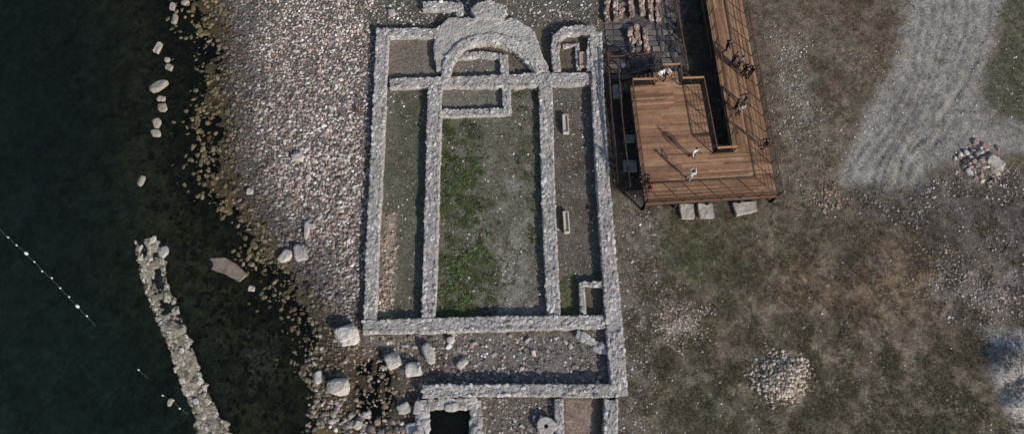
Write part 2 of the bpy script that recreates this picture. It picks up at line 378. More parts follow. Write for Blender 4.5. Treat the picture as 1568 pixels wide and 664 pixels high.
stone_field('field_stones', [
 dict(poly=[(950, 200), (1568, 0), (1568, 664), (950, 664)], n=4200, r=(.02, .07), pow=4, kind='small', patch=.35),
 dict(poly=[(945, 300), (1010, 310), (1010, 664), (945, 664)], n=900, r=(.02, .08), pow=3, kind='small'),
 dict(poly=el(1040, 490, 38, 34), n=1000, r=(.02, .08), kind='small', warp=36, soft=22, dim=.9, pal=[(170, 155, 143), (152, 138, 126), (184, 172, 162)]),
 dict(poly=[(1186, 50), (1226, 60), (1250, 210), (1210, 215)], n=700, r=(.02, .08), kind='small', soft=16, warp=30, dim=.9, pal=[(172, 168, 162), (150, 142, 136)]),
 dict(poly=[(1300, 300), (1568, 250), (1568, 500), (1450, 500)], n=2400, r=(.025, .1), pow=4, kind='small', patch=.5, dim=.85),
 dict(poly=[(1390, 360), (1568, 430), (1568, 480), (1440, 440)], n=600, r=(.02, .1), kind='small', pal=[(160, 141, 131), (140, 130, 124)]),
 dict(poly=el(1268, 305, 28, 16), n=170, r=(.04, .12), kind='small', pal=[(150, 130, 114), (130, 110, 98)]),
 dict(poly=[(560, 0), (920, 0), (915, 40), (560, 40)], n=1200, r=(.03, .12), pow=3, kind='small'),
 dict(poly=[(580, 512), (930, 510), (934, 588), (640, 590)], n=1300, r=(.03, .1), pow=3, kind='small', dim=.9),
 dict(poly=[(580, 512), (930, 510), (934, 588), (640, 590)], n=120, r=(.08, .2), pow=2, kind='block', dim=.9),
 dict(poly=[(676, 130), (826, 130), (836, 484), (670, 484)], n=900, r=(.02, .08), pow=3, kind='small'),
 dict(poly=[(596, 136), (655, 136), (646, 488), (574, 490)], n=400, r=(.02, .08), pow=3, kind='small'),
 dict(poly=[(848, 134), (906, 134), (920, 428), (858, 430)], n=500, r=(.02, .08), pow=3, kind='small'),
 dict(poly=[(735, 610), (850, 608), (850, 700), (735, 700)], n=500, r=(.03, .12), pow=2.5, kind='small'),
 dict(poly=[(684, 50), (800, 50), (820, 118), (684, 118)], n=250, r=(.02, .08), pow=3, kind='small'),
])
stone_field('rubble_heap', [
 dict(poly=el(1195, 582, 40, 34), n=1100, r=(.04, .14), warp=24, soft=22, pow=2, dim=.97, pal=[(170, 156, 140), (150, 134, 120), (184, 174, 162), (120, 108, 98)])])
stone_field('rubble_heap', [
 dict(poly=[(1464, 226), (1502, 220), (1532, 240), (1525, 260), (1508, 284), (1482, 270), (1464, 245)], n=190, r=(.05, .25), warp=20, pow=2, kind='block', dim=.95, pal=[(164, 152, 140), (140, 126, 116), (182, 176, 168), (150, 128, 114)])])
stone_field('gravel_mound', [
 dict(poly=[(1510, 510), (1600, 500), (1600, 680), (1580, 664), (1530, 600)], n=1500, r=(.02, .07), kind='small', pal=[(150, 147, 143), (132, 128, 124), (120, 116, 112)])])
# ------------------------------------------------------------------ plants
def tufts(name, specs):
    acc = Acc()
    for s in specs:
        x, y = scatter(s['poly'], s['n'], s.get('soft', 10), s.get('warp', 25), s.get('patch'), s.get('seed', 0))
        n = len(x); z = hgt(x, y); nb = s['nb']
        R = s['rad']*rng.uniform(.5, 1.4, n)
        X = np.repeat(x, nb); Y = np.repeat(y, nb); Z = np.repeat(z, nb); RR = np.repeat(R, nb)
        a = rng.random(n*nb)*6.28; r = RR*np.sqrt(rng.random(n*nb))
        bx = X+np.cos(a)*r; by = Y+np.sin(a)*r; bz = Z+s['h']*rng.random(n*nb)*(1-r/RR*.7)
        a2 = rng.random(n*nb)*6.28; l = s['len']*rng.uniform(.5, 1.3, n*nb); w = l*s['asp']
        dx, dy = np.cos(a2), np.sin(a2); up = s['up']*rng.uniform(.3, 1, n*nb)*l
        p0 = np.stack([bx, by, bz-.01], 1); tip = p0+np.stack([dx*l, dy*l, up], 1)
        sd = np.stack([-dy*w, dx*w, np.zeros_like(w)], 1); mid = p0*.5+tip*.5+np.stack([0*w, 0*w, up*.25], 1)
        V = np.stack([p0, mid+sd, tip, mid-sd], 1).reshape(-1, 3)
        i = np.arange(n*nb)*4; Fq = np.stack([i, i+1, i+2, i+3], 1)
        c = np.repeat(pal(s['pal'], n, .25), nb, 0)*rng.uniform(.5, 1.35, (n*nb, 1))
        acc.add(V, Fq, np.repeat(c, 4, 0))
    return acc.obj(name, [M_plant])
GRN = [(76, 84, 53), (66, 74, 47), (88, 92, 64), (60, 65, 44)]
DRY = [(100, 91, 70), (88, 81, 61), (116, 103, 81), (76, 72, 51), (104, 86, 67)]
tufts('nave_weeds', [
 dict(poly=[(674, 195), (738, 195), (732, 330), (768, 430), (745, 484), (670, 484)], n=1300, nb=15, rad=.2, h=.14, len=.09, asp=.4, up=.3, pal=GRN, warp=44, soft=20, patch=1.8),
 dict(poly=[(680, 360), (735, 380), (730, 475), (675, 475)], n=260, nb=16, rad=.2, h=.2, len=.1, asp=.45, up=.3, pal=[(82, 98, 52), (88, 103, 60)], warp=40, soft=20, patch=1.7),
 dict(poly=[(678, 220), (715, 220), (712, 330), (678, 330)], n=150, nb=16, rad=.18, h=.18, len=.1, asp=.45, up=.3, pal=[(80, 95, 52), (86, 100, 60)], warp=40, soft=20, patch=1.7),
 dict(poly=[(785, 132), (826, 132), (830, 340), (812, 400), (795, 250)], n=420, nb=13, rad=.18, h=.1, len=.09, asp=.35, up=.3, pal=GRN, patch=1.6, soft=16),
 dict(poly=[(676, 180), (826, 180), (834, 484), (670, 484)], n=1300, nb=9, rad=.14, h=.06, len=.07, asp=.35, up=.2, pal=GRN+DRY[:3], patch=1.3),
 dict(poly=[(676, 180), (826, 180), (834, 484), (670, 484)], n=800, nb=7, rad=.12, h=.04, len=.06, asp=.3, up=.2, pal=GRN[:2]+DRY),
 dict(poly=[(858, 425), (878, 425), (876, 470), (860, 470)], n=45, nb=14, rad=.14, h=.12, len=.08, asp=.4, up=.3, pal=[(82, 98, 50)]),
 dict(poly=[(600, 140), (652, 140), (646, 480), (588, 480)], n=1400, nb=8, rad=.14, h=.04, len=.06, asp=.3, up=.3, pal=[(86, 86, 64), (76, 78, 56)], patch=.9),
 dict(poly=[(850, 140), (906, 140), (918, 428), (860, 428)], n=900, nb=8, rad=.14, h=.04, len=.06, asp=.3, up=.3, pal=[(86, 84, 64), (90, 80, 62), (76, 68, 52)], patch=.9),
 dict(poly=[(560, 0), (915, 0), (915, 40), (560, 42)], n=500, nb=9, rad=.16, h=.07, len=.08, asp=.3, up=.3, pal=[(80, 79, 60), (70, 69, 51)], patch=.7),
 dict(poly=[(640, 512), (930, 512), (934, 586), (650, 586)], n=260, nb=9, rad=.14, h=.07, len=.08, asp=.3, up=.3, pal=[(80, 79, 60), (70, 69, 51)], patch=1.2),
])
tufts('dry_shrub', [dict(poly=el(549, 168, 6, 6), n=9, nb=60, rad=.28, h=.35, len=.12, asp=.12, up=.9, pal=[(110, 84, 60), (90, 70, 52)], soft=2, warp=1)])
tufts('dry_shrub', [dict(poly=el(570, 78, 6, 10), n=7, nb=50, rad=.25, h=.3, len=.12, asp=.12, up=.9, pal=[(116, 80, 60), (90, 70, 52)], soft=2, warp=1)])
tufts('dry_grass', [
 dict(poly=[(945, 330), (1568, 330), (1640, 700), (945, 700)], n=15000, nb=7, rad=.13, h=.05, len=.1, asp=.13, up=.6, pal=DRY, soft=30, patch=.9),
 dict(poly=[(945, 330), (1568, 330), (1640, 700), (945, 700)], n=5000, nb=7, rad=.10, h=.03, len=.08, asp=.12, up=.5, pal=DRY, soft=30),
 dict(poly=[(1000, 330), (1150, 330), (1160, 470), (1010, 470)], n=1300, nb=8, rad=.12, h=.05, len=.09, asp=.15, up=.4, pal=[(82, 88, 58), (90, 94, 66)], patch=1.2),
 dict(poly=[(950, 480), (1500, 540), (1568, 700), (950, 700)], n=3000, nb=8, rad=.14, h=.07, len=.1, asp=.15, up=.5, pal=[(78, 77, 54), (86, 84, 62)], patch=.9),
 dict(poly=[(1135, -60), (1400, -60), (1390, 40), (1300, 200), (1290, 300), (1195, 310)], n=4600, nb=7, rad=.12, h=.04, len=.09, asp=.13, up=.5, pal=DRY+[(92, 68, 54)], soft=14, patch=.9),
 dict(poly=[(1545, -60), (1680, -60), (1680, 200), (1568, 190), (1515, 150), (1535, 60)], n=2200, nb=9, rad=.12, h=.05, len=.1, asp=.14, up=.5, pal=[(88, 87, 66), (100, 96, 75)]),
 dict(poly=[(1300, 290), (1568, 262), (1568, 400), (1350, 380)], n=1500, nb=7, rad=.14, h=.05, len=.1, asp=.14, up=.5, pal=[(80, 74, 56), (92, 80, 62), (68, 65, 48)], patch=.5),
])
# ------------------------------------------------------------------ masonry
WALLP = [(176, 172, 168), (164, 159, 154), (152, 147, 143), (188, 185, 181), (158, 150, 144), (138, 133, 128)]
def resample(p, n):
    p = np.asarray(p, float); d = np.r_[0, np.cumsum(np.hypot(*np.diff(p, axis=0).T))]
    t = np.linspace(0, d[-1], n); return np.stack([np.interp(t, d, p[:, 0]), np.interp(t, d, p[:, 1])], 1)
def strip(name, Lp, Rp, h, zb=-.3, core=(150, 146, 141), spal=WALLP, sr=.088, dens=.85, rag=.10, hn=.07, ruin=0, kind='block'):
    Lp = np.asarray(Lp, float); Rp = np.asarray(Rp, float)
    Lw = np.stack(P(Lp[:, 0], Lp[:, 1], h), 1); Rw = np.stack(P(Rp[:, 0], Rp[:, 1], h), 1)
    a = resample(Lw, 400); b = resample(Rw, 400)
    cen = (a+b)/2; ln = np.hypot(*np.diff(cen, axis=0).T).sum(); n = max(6, int(ln/.1))
    a = resample(Lw, n); b = resample(Rw, n); wid = np.hypot(*(a-b).T).mean(); mW = max(4, int(wid/.1))
    acc = Acc()
    sd = rng.random()*50
    def hh(x, y):
        base = h+hn*(fbm(x, y, .9, sd, 3)-.5)*2
        if ruin: base = base-ruin*sst(.45, .75, fbm(x, y, .5, sd+7, 3))
        return base
    rows = []
    t = np.linspace(0, 1, mW+1)
    for i in range(n):
        L0, R0 = a[i], b[i]; dv = (R0-L0)/wid
        s0 = i*.1
        eL = (fbm(s0, sd, 2.2, 3)-.5)*2*rag; eR = (fbm(s0, sd+9, 2.2, 5)-.5)*2*rag
        L1 = L0+dv*eL; R1 = R0+dv*eR
        pts = L1[None]+(R1-L1)[None]*t[:, None]+rng.normal(size=(mW+1, 2))*.012
        z = hh(pts[:, 0], pts[:, 1])+rng.normal(size=mW+1)*.014
        z[0] -= .06*rng.random(); z[-1] -= .06*rng.random()
        pr = np.concatenate([[[*(L1-dv*.06), zb], [*(L1-dv*(.03+.03*rng.random())), z[0]*.5]], np.c_[pts, z], [[*(R1+dv*(.03+.03*rng.random())), z[-1]*.5], [*(R1+dv*.06), zb]]])
        rows.append(pr)
    f = rows[0].copy(); f[:, 2] = zb; l = rows[-1].copy(); l[:, 2] = zb
    rows = np.array([f]+rows+[l]); nr, nc = rows.shape[:2]
    i = np.arange(nr*nc).reshape(nr, nc)
    q = np.stack([i[:-1, :-1], i[1:, :-1], i[1:, 1:], i[:-1, 1:]], -1).reshape(-1, 4)
    V = rows.reshape(-1, 3)
    cc = alb(core)[None]*(.66+.68*fbm(V[:, 0], V[:, 1], 1.6, 12, 4))[:, None]*(.92+.16*rng.random((len(V), 1)))
    acc.add(V, q[:, ::-1] if np.cross(np.r_[b[0]-a[0], 0], np.r_[a[1]-a[0], 0])[2] > 0 else q, cc)
    N_ = int(ln*wid/(sr*sr*3.0)*dens)
    if N_ > 0:
        u = rng.random(N_); w_ = rng.random(N_)
        k = (rng.random(N_) < .38); w_ = np.where(k, np.where(rng.random(N_) < .5, .04+rng.random(N_)*.06, .96-rng.random(N_)*.06), w_)
        ii = np.clip((u*(n-1)), 0, n-1.001); i0 = ii.astype(int); fr_ = (ii-i0)[:, None]
        A_ = a[i0]*(1-fr_)+a[i0+1]*fr_; B_ = b[i0]*(1-fr_)+b[i0+1]*fr_
        p = A_+(B_-A_)*w_[:, None]; tang = (a[i0+1]-a[i0]); yaw = np.arctan2(tang[:, 1], tang[:, 0])+rng.normal(size=N_)*.3
        r = sr*(.5+1.25*rng.random(N_)**2)
        sz = np.stack([r*rng.uniform(.9, 1.5, N_), r*rng.uniform(.7, 1., N_), r*rng.uniform(.35, .6, N_)], 1)
        z = hh(p[:, 0], p[:, 1])+sz[:, 2]*rng.uniform(-.6, .25, N_)
        tone = (.78+.44*fbm(p[:, 0], p[:, 1], .8, 19, 3))[:, None]
        acc.add(*stones('block', np.c_[p, z], sz, yaw, rng.normal(size=N_)*.1, pal(spal, N_, .11)*tone))
        Ns = int(ln*2*max(h, .2)/(sr*sr*5))
        u = rng.random(Ns)*(n-1.01); i0 = u.astype(int); side = rng.random(Ns) < .5
        p = np.where(side[:, None], a[i0], b[i0]); tang = (a[i0+1]-a[i0]); yaw = np.arctan2(tang[:, 1], tang[:, 0])
        z = rng.uniform(.05, .92, Ns)*h; r = sr*rng.uniform(.6, 1.2, Ns)
        sz = np.stack([r*1.25, r*.6, r*.7], 1)
        acc.add(*stones('block', np.c_[p, z], sz, yaw, rng.normal(size=Ns)*.1, pal(spal, Ns, .15)*.9))
    return acc.obj(name, [M_masonry])
def wall(name, pts, w, h, **k):
    pts = np.asarray(pts, float); d = np.gradient(pts, axis=0); d /= np.hypot(*d.T)[:, None]
    nrm = np.stack([-d[:, 1], d[:, 0]], 1); w = np.asarray(w, float)
    hw = (w/2)[:, None] if w.ndim else w/2
    return strip(name, pts-nrm*hw, pts+nrm*hw, h, **k)
wall('ruined_church_aisle_wall', [(586, 44), (581, 150), (576, 260), (570, 380), (566, 506)], 18, .5)
wall('ruined_church_nave_wall', [(666, 132), (663, 240), (660, 360), (656, 486)], 20, .55)
wall('ruined_church_nave_wall', [(835, 112), (838, 240), (842, 360), (848, 484)], 19, .45)
wall('ruined_church_aisle_wall', [(912, 48), (916, 150), (924, 280), (933, 400), (940, 490), (946, 560), (949, 606)], [17, 17, 19, 21, 24, 24, 24], .6)
wall('ruined_church_west_wall', [(556, 500), (650, 498), (760, 495), (860, 493), (926, 492)], [19, 21, 21, 19, 19], .58)
wall('ruined_church_chancel_wall', [(597, 127), (680, 126), (760, 124), (838, 121), (908, 120)], [14, 14, 18, 18, 16], .45, rag=.14)
wall('ruined_church_east_wall', [(596, 50), (630, 49), (668, 51)], 13, .5)
wall('ruined_narthex_wall', [(648, 599), (740, 597), (840, 597), (938, 598)], [18, 16, 18, 18], .72)
wall('ruined_annex_wall', [(936, 612), (935, 660), (934, 740)], 20, .6)
wall('ruined_annex_wall', [(856, 610), (857, 660), (857, 740)], 12, .45)
# apse
strip('ruined_apse_platform', [(668, 108), (664, 70), (668, 42), (688, 28), (715, 26), (748, 30), (790, 28), (818, 48), (826, 74), (842, 110)],
      [(690, 112), (692, 98), (702, 82), (716, 72), (733, 67), (750, 66), (768, 69), (785, 76), (800, 90), (818, 108)], .55, core=(162, 157, 150), dens=.10, sr=.11, rag=.16, hn=.08)
wall('ruined_apse_arc_wall', [(682, 116), (685, 97), (695, 79), (712, 66), (735, 58), (760, 57), (784, 63), (803, 75), (817, 92), (826, 110)], 12, .66, core=(166, 162, 157), dens=.6)
strip('ruined_apse_buttress', [(727, 26), (722, 14), (734, 4), (748, 2)], [(768, 28), (776, 18), (768, 8), (752, 3)], .85, core=(158, 154, 149), dens=.8)
wall('ruined_wall_stub', [(648, 9), (675, 8), (706, 10)], 12, .5)
wall('ruined_wall_stub', [(703, 6), (704, 24)], 10, .5)
wall('ruined_altar_wall', [(700, 86), (735, 83), (768, 86)], 8, .38)
wall('ruined_altar_wall', [(771, 84), (774, 130), (777, 172)], 11, .42)
wall('ruined_altar_wall', [(676, 173), (725, 172), (782, 170)], 10, .38)
wall('ruined_chapel_wall', [(853, 108), (850, 80), (852, 56), (866, 46), (890, 44), (912, 48)], 11, .6)
wall('ruined_chapel_wall', [(906, 60), (904, 80), (903, 108)], 9, .55)
wall('ruined_chapel_inner_wall', [(862, 70), (884, 68), (886, 108)], 5, .3, core=(165, 150, 138))
wall('ruined_aisle_box_wall', [(922, 435), (891, 434), (893, 478)], 8, .5)
wall('ruined_narthex_bench', [(884, 510), (905, 524), (930, 538)], 10, .35, sr=.14, dens=1.1, rag=.15)
wall('cistern_wall', [(648, 612), (646, 640), (644, 700)], 17, .5, sr=.22, dens=1.3, rag=.12)
wall('cistern_wall', [(728, 612), (728, 640), (729, 700)], 15, .5, sr=.22, dens=1.3, rag=.12)
wall('cistern_wall', [(656, 618), (690, 617), (722, 618)], 14, .55, sr=.19, dens=1.3)
TAN = [(166, 158, 146), (150, 142, 129), (180, 174, 164), (128, 119, 105), (102, 99, 82)]
strip('sunken_wall', [(206, 368), (214, 400), (222, 440), (240, 490), (258, 530), (275, 580), (292, 620), (308, 664), (330, 740)],
      [(236, 362), (248, 385), (252, 430), (270, 470), (288, 520), (302, 560), (320, 610), (346, 656), (372, 740)], .11, zb=-1.6, core=(130, 124, 110), spal=TAN, sr=.12, dens=.75, rag=.5, hn=.15, ruin=.2)
# ------------------------------------------------------------------ individual blocks
def boulder(name, px_, py_, lx, ly, hz, yaw=0, col=(170, 164, 156), z0=None):
    x, y = P(px_, py_, .2); x = float(x); y = float(y)
    z = float(hgt(np.array([x]), np.array([y]))[0]) if z0 is None else z0
    V, Fc, C = stones('boul', np.array([[0, 0, 0]]), np.array([[lx/2, ly/2, hz/2]]), np.array([yaw]), np.array([rng.normal()*.08]), alb(col)[None]*(.85+.25*rng.random()))
    nn = fbm(V[:, 0]*1.3+px_, V[:, 1]*1.3+V[:, 2], 2.5, 3)-.5
    V = V*(1+.25*nn)[:, None]
    o = mesh_obj(name, V, Fc, C, [M_stone]); o.location = (x, y, z+hz*.3)
    return o
for a in [(531, 513, 1.7, 1.35, .9, .1), (603, 551, 1.1, 1.0, .8, .5), (657, 541, .75, 1.45, .7, .5), (634, 565, 1.15, .9, .7, .2), (519, 592, 1.6, 1.2, .8, .1), (486, 576, .9, .6, .4, 2), (620, 625, .9, .7, .5, .4), (634, 655, 1., .7, .5, .2), (560, 635, .5, .4, .4, 0), (548, 650, .6, .5, .4, 1), (708, 555, .9, .5, .4, .8), (690, 520, .6, .5, .4, .2), (1524, 249, 1.5, .8, .6, -.5)]:
    boulder('fallen_stone_block', *a)
for a in [(461, 386, .9, 1.2, .6, .3), (437, 392, .8, 1.1, .5, -.5), (457, 241, .9, .55, .45, .2), (470, 352, .4, 1.3, .4, .1), (383, 292, .5, .45, .3, 0), (384, 440, .5, .4, .4, 0), (600, 20, .6, .6, .4, 0), (478, 346, .5, .4, .3, 0), (248, 385, .8, 1.0, .6, .2)]:
    boulder('shore_boulder', *a, col=(158, 152, 145))
for a in [(263, 8, .4, .7, .45, 0), (265, 28, .45, .9, .45, 0), (241, 71, .5, .95, .45, -.3), (254, 90, .45, .5, .4, 0), (258, 101, .6, .5, .4, -.3), (241, 130, 1.4, .8, .5, .4), (246, 149, .65, .45, .4, 0), (247, 163, .7, .65, .4, 0), (238, 187, .6, .8, .4, .3), (236, 202, .8, .6, .4, 0), (213, 276, .45, .9, .35, -.3), (282, 2, .7, .5, .4, .2), (258, 615, .3, .5, .4, 0)]:
    boulder('shoreline_block', *a, col=(138, 131, 119), z0=-.17)
def slab(name, poly, z0, z1, col, mat=M_stone, tilt=(0, 0), parent=None):
    poly = np.array(poly, float); x, y = P(poly[:, 0], poly[:, 1], z1); cx, cy = x.mean(), y.mean()
    bm = bmesh.new()
    vs = [bm.verts.new((a-cx, b-cy, z1+tilt[0]*(a-cx)+tilt[1]*(b-cy))) for a, b in zip(x, y)]
    f = bm.faces.new(vs); bm.normal_update()
    if f.normal.z < 0: f.normal_flip()
    r = bmesh.ops.extrude_face_region(bm, geom=[f])
    for v in [g for g in r['geom'] if isinstance(g, bmesh.types.BMVert)]: v.co.z = z0
    bmesh.ops.recalc_face_normals(bm, faces=bm.faces)
    bmesh.ops.bevel(bm, geom=bm.edges[:], offset=.05, segments=2, affect='EDGES', profile=.6)
    bmesh.ops.triangulate(bm, faces=bm.faces)
    bmesh.ops.subdivide_edges(bm, edges=bm.edges[:], cuts=3, use_grid_fill=True)
    bmesh.ops.triangulate(bm, faces=bm.faces)
    V = np.array([v.co[:] for v in bm.verts]); Fc = np.array([[v.index for v in f.verts] for f in bm.faces]); bm.free()
    V += rng.normal(size=V.shape)*.012
    cc = alb(col)[None]*(.7+.6*fbm(V[:, 0], V[:, 1], 2.5, 5))[:, None]
    o = mesh_obj(name, V, Fc, cc, [mat]); o.location = (cx, cy, 0)
    if parent: o.parent = parent
    return o
slab('flat_rock', [(314, 394), (345, 394), (362, 404), (379, 420), (366, 431), (342, 418), (318, 412)], -.5, .05, (120, 109, 97), tilt=(.12, .04))
for p in [[(1040, 312), (1062, 312), (1064, 334), (1044, 334)], [(1068, 311), (1092, 311), (1094, 333), (1072, 333)], [(1122, 310), (1158, 308), (1160, 322), (1128, 330)]]:
    slab('stone_footing', p, -.1, .35, (158, 152, 144))
for p in [[(955, 206), (972, 206), (972, 217), (955, 218)], [(954, 245), (974, 245), (976, 262), (956, 262)], [(938, 130), (952, 128), (954, 148), (940, 150)]]:
    slab('stone_footing', p, -.1, .3, (140, 136, 132))
def trough(name, cx, cy, L_, W_, yaw, col):
    x, y = P(cx, cy, .3); acc = Acc(); hgt_ = .42; t = .1
    c = alb(col)
    a, b = L_/2, W_/2
    def bx(x0, x1, y0, y1, z0, z1): acc.add([[x0, y0, z0], [x1, y0, z0], [x1, y1, z0], [x0, y1, z0], [x0, y0, z1], [x1, y0, z1], [x1, y1, z1], [x0, y1, z1]], BF, c*(.9+.2*rng.random()))
    bx(-a, a, -b, b, -.1, .28); bx(-a, -a+t, -b, b, .281, hgt_); bx(a-t, a, -b, b, .281, hgt_-.06)
    bx(-a+t+.002, a-t-.002, -b, -b+t, .281, hgt_-.02); bx(-a+t+.002, a-t-.002, b-t, b, .281, hgt_-.05)
    o = acc.obj(name, [M_stone]); o.location = (float(x), float(y), .06); o.rotation_euler = (0, 0, yaw)
    bv = o.modifiers.new('b', 'BEVEL'); bv.width = .02; bv.segments = 1
trough('stone_sarcophagus', 866, 190, 1.5, .45, 1.6, (176, 164, 150))
trough('stone_sarcophagus', 867, 340, 1.6, .42, 1.62, (178, 168, 154))
trough('stone_sarcophagus', 894, 92, 1.3, .7, 1.57, (170, 142, 124))
def ring(name, cx, cy, r0, r1, h, col):
    x, y = P(cx, cy, .2); n = 28; acc = Acc(); V = []
    for (r, z) in ((r1, -.1), (r1, h*.9), (r1*.93, h), (r0, h*.97), (r0, -.1)):
        for i in range(n):
            t = i*2*math.pi/n; k = 1+.04*math.sin(3*t+1)+.015*rng.normal(); V.append((r*k*math.cos(t), r*k*math.sin(t), z+.01*rng.normal()))
    Fq = [[j*n+i, j*n+(i+1) % n, (j+1)*n+(i+1) % n, (j+1)*n+i] for j in range(4) for i in range(n)]
    acc.add(V, Fq, alb(col)); o = acc.obj(name, [M_stone]); o.location = (float(x), float(y), .08)
ring('round_millstone', 836, 652, .14, .62, .45, (160, 155, 148))
# ------------------------------------------------------------------ terrace east of chapel
acc = Acc()
for j in range(18):
    v = -28+j*8.6+rng.normal()*.6; u = 920+v*.13
    while u < 1018+v*.13:
        wpx = rng.uniform(10, 20)
        if rng.random() > .22:
            x, y = P(u+wpx/2, v, .1); w = wpx/2/19.6-.02; hh_ = .2*rng.uniform(.85, 1)
            x = float(x); y = float(y); zt = .1+rng.normal()*.02; jx = rng.normal(size=(4, 2))*.025
            c = pal([(98, 94, 92), (82, 78, 76), (112, 107, 101)], 1, .15)[0]
            q = np.array([[x-w, y-hh_], [x+w, y-hh_], [x+w, y+hh_], [x-w, y+hh_]])+jx
            acc.add(np.r_[np.c_[q, np.full(4, -.02)], np.c_[q*.96+np.array([x, y])*.04, np.full(4, zt)]], BF, c)
        u += wpx
acc.obj('flagstone_pavement', [M_stone])
RED = [(158, 133, 120), (170, 154, 141), (140, 113, 100), (162, 148, 138)]
for (a, b) in (((929, -20), (930, 32)), ((941, -18), (944, 30)), ((965, 42), (969, 78)), ((975, 40), (979, 76)), ((988, 44), (991, 78)), ((965, -10), (968, 24)), ((982, -10), (985, 22)), ((994, -12), (998, 30)), ((1008, -12), (1010, 34)), ((950, 5), (950, 26))):
    wall('tomb_fragment_row', [a, ((a[0]+b[0])/2+rng.normal(), (a[1]+b[1])/2), b], 5.5, .4, sr=.11, dens=1.4, core=(120, 104, 94), spal=RED, hn=.14)
# ------------------------------------------------------------------ timber deck
ZD = 1.4
deck = bpy.data.objects.new('timber_viewing_deck', None); S.collection.objects.link(deck)
PLAT = [(965, 132), (988, 312), (1190, 300), (1178, 233), (1122, 233), (1092, 235), (1072, 129), (1040, 130), (1037, 109), (1000, 110), (1002, 131)]
WALK = [(1122, 233), (1178, 233), (1102, -180), (1051, -180)]
def W(p, z=ZD): x, y = P(p[0], p[1], z); return np.array([float(x), float(y)])
def planks(acc, poly, d, width, z):
    d = d/np.hypot(*d); nrm = np.array([-d[1], d[0]]); pw = np.array([W(p) for p in poly])
    U = pw@d; Vv = pw@nrm; v = Vv.min()
    while v < Vv.max():
        vm = v+width/2; xs = []
        for i in range(len(U)):
            j = (i+1) % len(U)
            if (Vv[i] > vm) != (Vv[j] > vm): xs.append(U[i]+(vm-Vv[i])/(Vv[j]-Vv[i])*(U[j]-U[i]))
        xs.sort()
        for k in range(0, len(xs)-1, 2):
            s = xs[k]; first = True
            while s < xs[k+1]:
                e = min(xs[k+1], s+(rng.uniform(1, 3.2) if first else 3.0)); first = False
                if e-s > .05:
                    g = .007; zz = z+rng.normal()*.002
                    c = pal([(138, 105, 81), (129, 97, 74), (148, 116, 91), (116, 88, 68)], 1, .09)[0]
                    q = [(s+.003, v+g/2), (e-.003, v+g/2), (e-.003, v+width-g/2), (s+.003, v+width-g/2)]
                    vv = [[*(d*a+nrm*b), zz-.04] for a, b in q]+[[*(d*a+nrm*b), zz] for a, b in q]
                    acc.add(vv, BF, c)
                s = e
        v += width
acc = Acc()
front = W((1190, 300))-W((988, 312)); wdir = W((1178, 233))-W((1102, -180))
planks(acc, PLAT, front, .145, ZD); planks(acc, WALK, wdir, .145, ZD)
acc.obj('planks', [M_wood], parent=deck)
acc = Acc(); dk = alb((52, 46, 42)); br = alb((120, 84, 60))
def edge(a, b, z, w, h, c, off=0):
    A, B = W(a), W(b); beam(acc, (*A, z), (*B, z), w, h, c)
segs = [(PLAT[0], PLAT[1]), (PLAT[1], PLAT[2]), (PLAT[2], (1102, -180)), ((1051, -180), PLAT[4]), (PLAT[4], PLAT[5]), (PLAT[5], PLAT[6]), (PLAT[6], PLAT[7]), (PLAT[7], PLAT[8]), (PLAT[8], PLAT[9]), (PLAT[10], PLAT[0])]
for a, b in segs: edge(a, b, ZD-.17, .12, .22, dk)
for k in range(9):
    t = (k+.5)/9; A = W(PLAT[0])*(1-t)+W(PLAT[1])*t; B = W((1112, 150))*(1-t)+W(PLAT[2])*t
    if k > 3: beam(acc, (*A, ZD-.2), (*B, ZD-.2), .1, .18, dk)
for a, b, n in ((PLAT[0], PLAT[1], 5), (PLAT[1], PLAT[2], 5), (PLAT[2], (1102, -180), 11), (PLAT[4], (1051, -180), 9), (PLAT[6], PLAT[5], 3)):
    for k in range(n):
        t = k/(n-1); p = W(a)*(1-t)+W(b)*t
        beam(acc, (*p, -.1), (*p, ZD-.28), .14, .14, dk)
acc.obj('frame', [M_metal], parent=deck)
acc = Acc()
beam(acc, (*W(PLAT[1]), ZD+.03), (*W(PLAT[2]), ZD+.03), .16, .06, br)
acc.obj('edge_board', [M_wood], parent=deck)
def railing(name, pts, wood, zb=ZD, hr=1.08, post=.055, sp=1.25, parent=deck):
    acc = Acc(); c = alb((48, 42, 38)); wd = alb((168, 124, 84)) if wood else alb((92, 66, 50))
    for a, b in zip(pts[:-1], pts[1:]):
        A, B = W(a, zb), W(b, zb); ln = np.hypot(*(B-A)); n = max(1, round(ln/sp))
        for k in range(n+1):
            p = A+(B-A)*k/n; beam(acc, (*p, zb-.2), (*p, zb+hr-.03), post, post, c)
        beam(acc, (*A, zb+hr), (*B, zb+hr), .13 if wood else .08, .05, wd, 1)
        for q in (.18, .36, .54, .72, .9):
            beam(acc, (*A, zb+hr*q), (*B, zb+hr*q), .018, .018, c)
    return acc.obj(name, [M_metal, M_wood], parent=parent)
railing('front_rail', [PLAT[1], PLAT[2]], False)
railing('side_rail', [PLAT[2], (1102, -180)], False)
railing('side_rail', [PLAT[0], PLAT[1]], False)
railing('slot_rail', [PLAT[7], PLAT[6]], True, post=.06)
railing('slot_rail', [PLAT[6], PLAT[5]], False, post=.06)
railing('slot_rail', [PLAT[5], PLAT[4]], True, post=.06)
railing('walk_rail', [PLAT[4], (1051, -180)], False)
railing('end_rail', [PLAT[0], PLAT[10]], True)
railing('landing_rail', [(1010, 110), PLAT[8]], True)
railing('landing_rail', [PLAT[8], PLAT[7]], False)
acc = Acc()
A0, A1 = W((1000, 110)), W((1002, 131)); dr = (W((960, 112))-W((1000, 110))); dr /= np.hypot(*dr)
